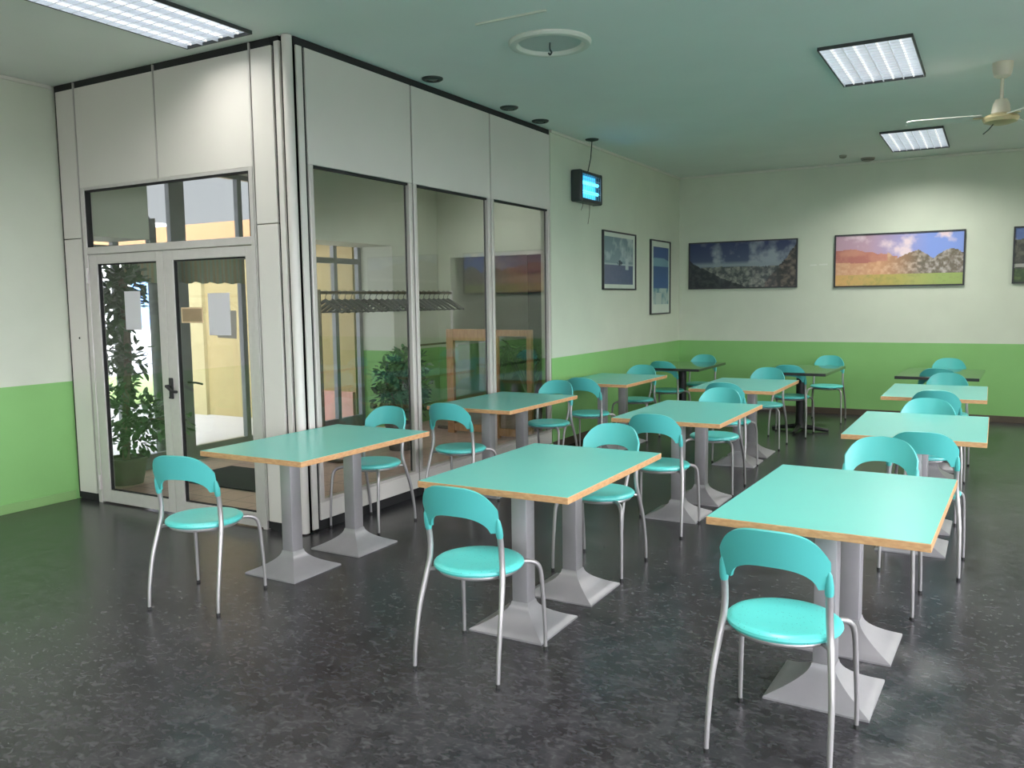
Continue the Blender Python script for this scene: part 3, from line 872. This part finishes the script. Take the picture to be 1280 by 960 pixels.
def make_table(kind):
    t = empty('canteen_table')
    top_m, edge_m, leg_m = (M_TOP, M_BEECH, M_PED) if kind == 'turquoise' else (M_BLK, M_BLK, M_BLKM)
    e = BOX(-TW / 2, TW / 2, -TL / 2, TL / 2, TH - .032, TH - .0015, bev=.002); cleanup(e)
    link('tabletop', e, edge_m, t, smooth=False)
    s = BOX(-TW / 2 + .003, TW / 2 - .003, -TL / 2 + .003, TL / 2 - .003, TH - .003, TH); cleanup(s)
    link('surface', s, top_m, t, smooth=False)
    for sy in ((-1, 1) if kind == 'turquoise' else (0,)):
        y = .282 * sy
        if kind == 'turquoise':
            cbm = BOX(-.043, .043, -.043, .043, .115, TH - .045, bev=.006); cleanup(cbm); o = link('column', cbm, leg_m, t)
            o.location = (0, y, 0)
            fb = flare_base(); cleanup(fb); o = link('foot', fb, leg_m, t, smooth=True, angle=25); o.location = (0, y, 0)
            pl_ = BOX(-.11, .11, -.11, .11, TH - .045, TH - .032); cleanup(pl_); o = link('top_plate', pl_, leg_m, t, smooth=False); o.location = (0, y, 0)
        else:
            cbm = lathe(bmesh.new(), [(0, .04), (.075, .04), (.056, .09), (.052, .12), (.052, TH - .045), (0, TH - .045)], 24); cleanup(cbm)
            o = link('column', cbm, leg_m, t); o.location = (0, y, 0)
            fb = bmesh.new()
            for q in range(4):
                a = q * PI / 2
                tube(fb, [(0, 0, .058), (.12 * math.cos(a), .12 * math.sin(a), .046), (.33 * math.cos(a), .33 * math.sin(a), .019)], [.034, .027, .018], 10)
            cleanup(fb); o = link('foot', fb, leg_m, t); o.location = (0, y, 0)
            pl_ = BOX(-.16, .16, -.16, .16, TH - .045, TH - .032); cleanup(pl_); o = link('top_plate', pl_, leg_m, t, smooth=False); o.location = (0, y, 0)
    return t


TABLES = [
    ('turquoise', -3.644, 3.963, -.2, 'turquoise table beside the glass doors and corner post, nearest on the left'),
    ('turquoise', -1.987, 3.850, .2, 'turquoise table in the middle of the front row'),
    ('turquoise', -.543, 3.798, -1.8, 'turquoise table nearest the camera on the right, largest in view'),
    ('turquoise', -3.661, 6.291, -.9, 'turquoise table by the glazed partition, second from the front'),
    ('turquoise', -2.002, 6.260, -.2, 'turquoise table in the middle column, second from the front'),
    ('turquoise', -.412, 6.166, -.1, 'turquoise table in the right column, second from the front'),
    ('turquoise', -3.600, 8.531, -.3, 'turquoise table by the side wall under the insect killer'),
    ('turquoise', -2.139, 8.448, .6, 'turquoise table in the middle column, third from the front'),
    ('turquoise', -.433, 8.436, .2, 'turquoise table in the right column, third from the front'),
    ('black', -3.509, 10.617, .3, 'black table in the far left corner of the room'),
    ('black', -2.004, 10.512, -1.7, 'black table at the far wall below the gap between the wide pictures'),
    ('black', -.497, 10.468, -2.0, 'black table at the far wall, at the end of the right column'),
]
proto_t = {}
for kind, x, y, a, lb in TABLES:
    if kind not in proto_t:
        t = proto_t[kind] = make_table(kind)
    else:
        t = copy_tree(proto_t[kind])
    t.location = (x, y, 0); t.rotation_euler = (0, 0, R(a))
    tag(t, lb, 'table', 'turquoise canteen tables' if kind == 'turquoise' else 'black tables in the last row')


# ------------------------------------------------------------------ chairs (local: seat centre at the origin, faces +y)
def backrest_mesh():
    """arched plastic shell bent round the sitter: outline in (u = angle across, z), thickness along the radius"""
    b = bmesh.new(); rad = .30; amax = math.asin(.187 / rad); n = 40
    zo, zi = [], []
    grid = []
    rows_ = 10
    for i in range(n + 1):
        s = -1 + 2 * i / n
        outer = .836 - .080 * (abs(s) ** 4.2) - .022 * s * s
        inn = abs(s) / .79
        inner = .633 if inn >= 1 else .633 + .073 * (1 - inn ** 2.6) ** .62
        inner = min(inner, outer - .03)
        col_ = []
        for j in range(rows_ + 1):
            z = inner + (outer - inner) * j / rows_
            a = s * amax
            x = rad * math.sin(a) * (1 - .045 * max(0, (.735 - z) / .12) ** 1.3); y = -.215 + rad * (1 - math.cos(a)) - .28 * (z - .70)
            col_.append(b.verts.new((x, y, z)))
        grid.append(col_)
    fs = []
    for i in range(n):
        for j in range(rows_):
            fs.append(b.faces.new((grid[i][j], grid[i + 1][j], grid[i + 1][j + 1], grid[i][j + 1])))
    bmesh.ops.recalc_face_normals(b, faces=b.faces)
    bmesh.ops.solidify(b, geom=list(b.faces), thickness=.012)
    cleanup(b)
    return b


def make_chair():
    t = empty('canteen_chair')
    st = lathe(bmesh.new(), [(0, .462), (.12, .464), (.175, .468), (.190, .466), (.200, .458), (.202, .449), (.197, .440), (.185, .437), (0, .437)], 48)
    cleanup(st); link('seat', st, M_SEAT, t)
    bk = backrest_mesh(); link('backrest', bk, M_BACK, t, angle=50)
    # piped rim: rounded socket sleeves at the two lower ends
    for sx in (-1, 1):
        s = bmesh.new(); tube(s, [(sx * .178, -.128, .612), (sx * .1782, -.130, .62), (sx * .179, -.137, .65), (sx * .180, -.146, .685), (sx * .180, -.151, .70)], [.0135, .0155, .0150, .010, .003], 12); cleanup(s)
        link('socket', s, M_BACK, t)
    ring = bmesh.new()
    pts = [(.172 * math.cos(2 * PI * k / 40), .172 * math.sin(2 * PI * k / 40), .428) for k in range(41)]
    tube(ring, pts, .010, 8, caps=False); cleanup(ring); link('seat_ring', ring, M_STEEL, t)
    for sx in (-1, 1):
        r_ = bmesh.new()
        tube(r_, smooth_path([(sx * .208, -.218, .012), (sx * .207, -.208, .12), (sx * .203, -.178, .27), (sx * .192, -.142, .39), (sx * .184, -.122, .46), (sx * .179, -.117, .52), (sx * .178, -.121, .580), (sx * .1785, -.135, .640)], 5), [.0085 + .0045 * min(1, i / 16) for i in range(36)], 12)
        cleanup(r_); lg = link('leg', r_, M_STEEL, t)
        k = lathe(bmesh.new(), [(0, 0), (.0105, 0), (.011, .012), (.010, .015), (0, .015)], 14, (sx * .208, -.2185, 0)); cleanup(k); link('foot_cap', k, M_RUB, lg)
        f_ = bmesh.new()
        tube(f_, smooth_path([(sx * .130, .112, .430), (sx * .165, .150, .432), (sx * .195, .183, .415), (sx * .208, .200, .37), (sx * .213, .212, .25), (sx * .217, .220, .12), (sx * .218, .222, .012)], 5), [.0115 - .0035 * max(0, (i - 12) / 18) for i in range(31)], 12)
        cleanup(f_); lg = link('leg', f_, M_STEEL, t)
        k = lathe(bmesh.new(), [(0, 0), (.0105, 0), (.011, .012), (.010, .015), (0, .015)], 14, (sx * .218, .222, 0)); cleanup(k); link('foot_cap', k, M_RUB, lg)
        a_ = bmesh.new(); tube(a_, [(sx * .187, -.132, .428), (sx * .150, -.085, .428)], .009, 8); cleanup(a_); link('bracket', a_, M_STEEL, t)
    return t


CH = [
    (-3.700, 3.085, 15, 'turquoise chair in front of the glass doors, turned with its back to the camera'),
    (-3.880, 4.745, 180, 'turquoise chair behind the table by the doors, against the first tall pane'),
    (-1.960, 3.115, 2, 'turquoise chair at the near end of the middle front table, back to the camera'),
    (-2.025, 4.610, 181, 'turquoise chair at the far end of the middle front table, facing the camera'),
    (-.620, 3.030, -2, 'turquoise chair nearest the camera, in front of the largest table'),
    (-.515, 4.735, 178, 'turquoise chair facing the camera across the largest table'),
    (-3.640, 5.540, 3, 'turquoise chair, back to camera, near end of the second table by the panes'),
    (-3.640, 7.060, 180, 'turquoise chair at the far end of the second table by the panes'),
    (-2.000, 5.590, 3, 'turquoise chair back to the camera at the second table of the middle column'),
    (-2.020, 6.960, 180, 'turquoise chair facing the camera at the second table of the middle column'),
    (-.335, 5.490, 0, 'turquoise chair back to the camera at the second table of the right column'),
    (-.410, 6.780, 180, 'turquoise chair facing the camera at the second table of the right column'),
    (-3.570, 7.850, 0, 'turquoise chair back to the camera at the table under the insect killer'),
    (-3.580, 9.160, 180, 'turquoise chair facing the camera at the table under the insect killer'),
    (-2.150, 7.880, 0, 'turquoise chair back to the camera at the third table of the middle column'),
    (-2.150, 9.260, 180, 'turquoise chair facing the camera at the third table of the middle column'),
    (-.400, 7.870, 0, 'turquoise chair back to the camera at the third table of the right column'),
    (-.390, 9.180, 180, 'turquoise chair facing the camera at the third table of the right column'),
    (-3.580, 10.27, -4, 'turquoise chair back to the camera at the black corner table'),
    (-3.46, 11.20, 180, 'turquoise chair facing the camera behind the black corner table'),
    (-2.040, 10.16, 0, 'turquoise chair back to the camera at the black table below the picture gap'),
    (-1.870, 11.50, 180, 'turquoise chair standing clear of the far end of the black table below the picture gap'),
    (-.510, 10.22, 0, 'turquoise chair back to the camera at the black table ending the right column'),
    (-.470, 11.40, 180, 'turquoise chair facing the camera behind the black table ending the right column'),
]
proto_c = make_chair()
for i, (x, y, a, lb) in enumerate(CH):
    c = proto_c if i == 0 else copy_tree(proto_c)
    c.location = (x, y, 0); c.rotation_euler = (0, 0, R(a))
    tag(c, lb, 'chair', 'turquoise chairs at the tables')

# ------------------------------------------------------------------ notices on the door glass
M_PAP = plastic('paper', (.86, .84, .87), .8, .3)
M_PAP2 = plastic('grey_paper', (.50, .47, .42), .8, .4)
yg = YP + .0215


def notice(name, lb, cat, x0, x1, z0, z1, m, dy=0.0, rot=0.0):
    cx, cz = (x0 + x1) / 2, (z0 + z1) / 2
    bm = BOX(x0 - cx, x1 - cx, -.0012, 0, z0 - cz, z1 - cz); cleanup(bm)
    o = link(name, bm, m, smooth=False); o.location = (cx, yg - dy, cz); o.rotation_euler = (0, R(rot), 0)
    return tag(o, lb, cat)


notice('paper_notice', 'plain pale paper sheet taped to the left door glass', 'notice', -5.93, -5.74, 1.42, 1.72, M_PAP)
notice('paper_notice', 'plain pale paper sheet taped to the right door glass beside the brown sign', 'notice', -4.985, -4.76, 1.385, 1.69, M_PAP, .002)
notice('paper_notice', 'greyer sheet peeping out behind the pale sheet on the right door glass', 'notice', -4.90, -4.705, 1.365, 1.565, M_PAP2, .0, 2)
sg = empty('door_sign', (-5.16, yg, 1.532)); tag(sg, 'small brown sign with pale rim on the right door glass', 'sign')
b = BOX(-.115, .115, -.008, -.0005, -.058, .058, bev=.002); cleanup(b); link('rim', b, mat('sign_rim', (.72, .55, .34), .5, noise=.05), sg, smooth=False)
b = BOX(-.098, .108, -.010, -.008, -.046, .046); cleanup(b); link('plate', b, mat('sign_plate', (.34, .24, .14), .5, noise=.08, nscale=14), sg, smooth=False)

# ------------------------------------------------------------------ lobby: mat, coat rack, hangers, plants, wooden frames
mt = link('doormat', BOX(-6.55, -5.35, 5.10, 5.82, .001, .014, bev=.004), mat('doormat_fibre', (.03, .03, .034), .95, noise=.3, nscale=60, bump=.3), smooth=False)
tag(mt, 'dark doormat on the rosy tiles behind the right door leaf', 'doormat')

cr = empty('coat_rack', (-5.9, 7.6, 0)); tag(cr, 'long coat rail on posts behind the first two tall panes', 'coat rack')
M_RAIL = mat('rail_bronze', (.13, .105, .07), .45, .5, noise=.1)
RY0, RY1, RZ = -1.15, 1.24, 1.715
link('rail', tube(bmesh.new(), [(0, RY0, RZ), (0, RY1, RZ)], .016, 12), M_RAIL, cr)
link('shelf_rail', tube(bmesh.new(), [(0, .55, 1.10), (0, RY1, 1.10)], .012, 10), M_RAIL, cr)
for yy in (RY0, RY1):
    link('post', tube(bmesh.new(), [(0, yy, .03), (0, yy, RZ + .03)], .020, 12), M_RAIL if yy < 0 else M_WHITE, cr)
    link('foot', BOX(-.24, .24, yy - .025, yy + .025, 0, .035, bev=.008), M_RAIL, cr)


def hanger_mesh():
    """broad shaped hanger: metal hook over the rail, flat sloping shoulders, trouser bar"""
    b = bmesh.new()
    tube(b, smooth_path([(-.024, 0, -.006), (-.019, 0, .014), (0, 0, .0235), (.019, 0, .014), (.022, 0, -.002), (.012, 0, -.022), (0, 0, -.04), (0, 0, -.075)], 4), .003, 6)
    up_ = []; n = 16
    for k in range(n + 1):
        s_ = -1 + 2 * k / n; a = abs(s_)
        zt = -.062 - .125 * a ** 1.15; zb = zt - (.040 - .016 * a); th = .013 + .010 * a
        up_.append([b.verts.new((s_ * .215, y, z)) for (y, z) in ((-th, zt - .004), (0, zt), (th, zt - .004), (th, zb + .004), (0, zb), (-th, zb + .004))])
    for a, c in zip(up_, up_[1:]):
        for k in range(6):
            b.faces.new((a[k], a[(k + 1) % 6], c[(k + 1) % 6], c[k]))
    b.faces.new(up_[0][::-1]); b.faces.new(up_[-1])
    tube(b, [(-.195, 0, -.200), (.195, 0, -.200)], .006, 8)
    return b


hb = hanger_mesh(); cleanup(hb)
h0 = link('coat_hanger', hb, mat('hanger_dark', (.022, .026, .027), .5, noise=.2))
NH = 23
for k in range(NH):
    h = h0 if k == 0 else h0.copy()
    if k: COL.objects.link(h)
    yy = 7.6 + RY0 + .10 + (RY1 - RY0 - .18) * k / (NH - 1) + random.uniform(-.008, .008)
    h.location = (-5.9, yy, RZ); h.rotation_euler = (0, 0, R(4 + random.uniform(-7, 7)))
    tag(h, 'empty dark coat hanger on the coat rail behind the tall panes', 'coat hanger', 'empty coat hangers on the coat rail')


def leaf_verts(bm, p, d, n, ln, wd):
    s = d.cross(n).normalized()
    pts = [p, p + d * ln * .35 + s * wd * .5 - n * ln * .02, p + d * ln * .75 + s * wd * .36 - n * ln * .06, p + d * ln - n * ln * .14, p + d * ln * .75 - s * wd * .36 - n * ln * .06, p + d * ln * .35 - s * wd * .5 - n * ln * .02]
    v = [bm.verts.new(q) for q in pts]
    bm.faces.new((v[0], v[1], v[2], v[3])); bm.faces.new((v[0], v[3], v[4], v[5]))


def rand_dir(zb=0.):
    while True:
        v = Vector((random.uniform(-1, 1), random.uniform(-1, 1), random.uniform(-1, 1) + zb))
        if .1 < v.length < 1.4:
            return v.normalized()


def bush(name, label, loc, blobs, nleaf, ln, m, trunk, pot=True, cat='plant', pot_r=.16, pot_h=.28):
    t = empty(name, loc); tag(t, label, cat)
    f = bmesh.new(); tot = sum(r * r for _, r in blobs)
    for (c, r) in blobs:
        for k in range(int(nleaf * r * r / tot)):
            d = rand_dir(.1); p = Vector(c) + Vector((d.x * r, d.y * r, d.z * r * 1.0)) * (random.random() ** .45)
            o = (d + rand_dir() * .8).normalized(); nn = (Vector((0, 0, 1)) + rand_dir() * .5).normalized()
            if abs(o.dot(nn)) > .95: continue
            leaf_verts(f, p, o, nn, ln * random.uniform(.7, 1.2), ln * .5)
    link('foliage', f, m, t)
    s = bmesh.new()
    for pth, rr in trunk:
        tube(s, smooth_path(pth, 4), rr, 8)
    cleanup(s); link('stem', s, M_STEM, t)
    if pot:
        pt = lathe(bmesh.new(), [(0, 0), (pot_r * .72, 0), (pot_r * .95, pot_h * .9), (pot_r, pot_h * .9), (pot_r, pot_h), (pot_r * .9, pot_h), (pot_r * .88, pot_h * .88), (0, pot_h * .88)], 28)
        cleanup(pt); link('pot', pt, M_POT, t)
        link('soil', lathe(bmesh.new(), [(0, pot_h * .885), (pot_r * .87, pot_h * .885), (pot_r * .87, pot_h * .9), (0, pot_h * .9)], 24), M_SOIL, t)
    return t


# climbing fig just inside the doors, left
bush('potted_fig', 'tall potted fig climbing just inside the left door leaf', (-6.82, 4.85, 0),
     [((.0, .05, 1.75), .22), ((-.05, .0, 1.50), .18), ((.02, .06, 1.83), .20), ((-.08, -.06, 1.22), .15), ((.08, .06, 1.12), .17), ((.02, .0, .95), .12),
      ((.06, .05, .62), .22), ((.22, .16, .60), .20), ((.36, .25, .55), .13), ((.10, .05, .42), .18), ((-.05, .0, .78), .12), ((-.04, -.02, 1.70), .20), ((.0, .0, 1.58), .16)], 1700, .09, M_LEAF,
     [([(0, 0, .22), (.02, .02, .7), (.04, .05, 1.2), (.02, .05, 1.85)], .035), ([(.02, .02, .5), (.2, .14, .58), (.42, .30, .56)], .010)], True, pot_r=.19, pot_h=.24)
# bushy plant by the recess, behind the first pane
bush('potted_bush', 'bushy potted plant behind the first tall pane, right of the bright recess', (-5.62, 7.36, 0),
     [((.0, .12, .92), .20), ((-.02, -.10, .80), .20), ((.0, .22, .72), .22), ((.0, -.22, .60), .16), ((.02, .05, .62), .24), ((0, .3, .92), .14), ((0, .2, .5), .2)], 1500, .085, M_LEAF2,
     [([(0, 0, .26), (0, .03, .5), (0, .1, .9)], .014), ([(0, 0, .3), (0, -.1, .55), (0, -.2, .75)], .010), ([(0, 0, .3), (0, .15, .5), (0, .25, .8)], .010)], True, pot_r=.17, pot_h=.30)
# palm behind the end pane
pl = empty('potted_palm', (-4.98, 9.16, 0)); tag(pl, 'dark potted palm behind the wooden frame in the end pane', 'plant')
f = bmesh.new(); s = bmesh.new()
for k in range(13):
    a = 2 * PI * k / 13 + random.uniform(-.2, .2); L_ = random.uniform(.55, .75)
    pts = smooth_path([(0, 0, .30), (.10 * math.cos(a), .10 * math.sin(a), .62), (.25 * math.cos(a), .25 * math.sin(a), .95 + random.uniform(-.1, .12)), (.34 * math.cos(a) * L_ / .7, .34 * math.sin(a) * L_ / .7, 1.0), (.40 * math.cos(a), .40 * math.sin(a), .84)], 5)
    tube(s, pts, .006, 6)
    for i in range(9, len(pts)):
        tg = (pts[i] - pts[i - 1]).normalized(); sd = tg.cross(Vector((0, 0, 1))).normalized()
        for sg in (-1, 1):
            d = (tg * .7 + sd * sg * .8 + Vector((0, 0, -.25))).normalized()
            leaf_verts(f, pts[i], d, Vector((0, 0, 1)), .20, .025)
link('frond', f, M_LEAF, pl); cleanup(s); link('stem', s, M_LEAF2, pl)
pt = lathe(bmesh.new(), [(0, 0), (.12, 0), (.16, .27), (.17, .27), (.17, .30), (.15, .30), (.145, .27), (0, .27)], 28); cleanup(pt); link('pot', pt, M_POT, pl)
link('soil', lathe(bmesh.new(), [(0, .272), (.144, .272), (.144, .28), (0, .28)], 24), M_SOIL, pl)


def wood_frame(label, x0, x1, y, top, bw, tw):
    cx = (x0 + x1) / 2
    t = empty('wooden_screen', (cx, y, 0)); tag(t, label, 'screen', 'wooden framed standing screens')
    hw = (x1 - x0) / 2
    for sx in (-1, 1):
        k = BOX(sx * hw, sx * (hw - bw), -.025, .025, 0, top, bev=.004); cleanup(k); link('upright', k, M_OAK, t, smooth=False)
    k = BOX(-hw + bw, hw - bw, -.022, .022, top - tw, top, bev=.004); cleanup(k); link('rail', k, M_OAK, t, smooth=False)
    k = BOX(-hw + bw, hw - bw, -.022, .022, .03, .03 + .09, bev=.004); cleanup(k); link('rail', k, M_OAK, t, smooth=False)
    k = BOX(-hw + bw, hw - bw, -.004, .004, .12, top - tw); cleanup(k); link('pane', k, M_GLASS, t, smooth=False)
    return t


wood_frame('honey wood framed screen standing behind the middle tall pane', -5.83, -5.14, 8.62, 1.275, .10, .14)
wood_frame('honey wood framed screen standing behind the end tall pane', -5.08, -4.57, 8.48, 1.275, .065, .075)
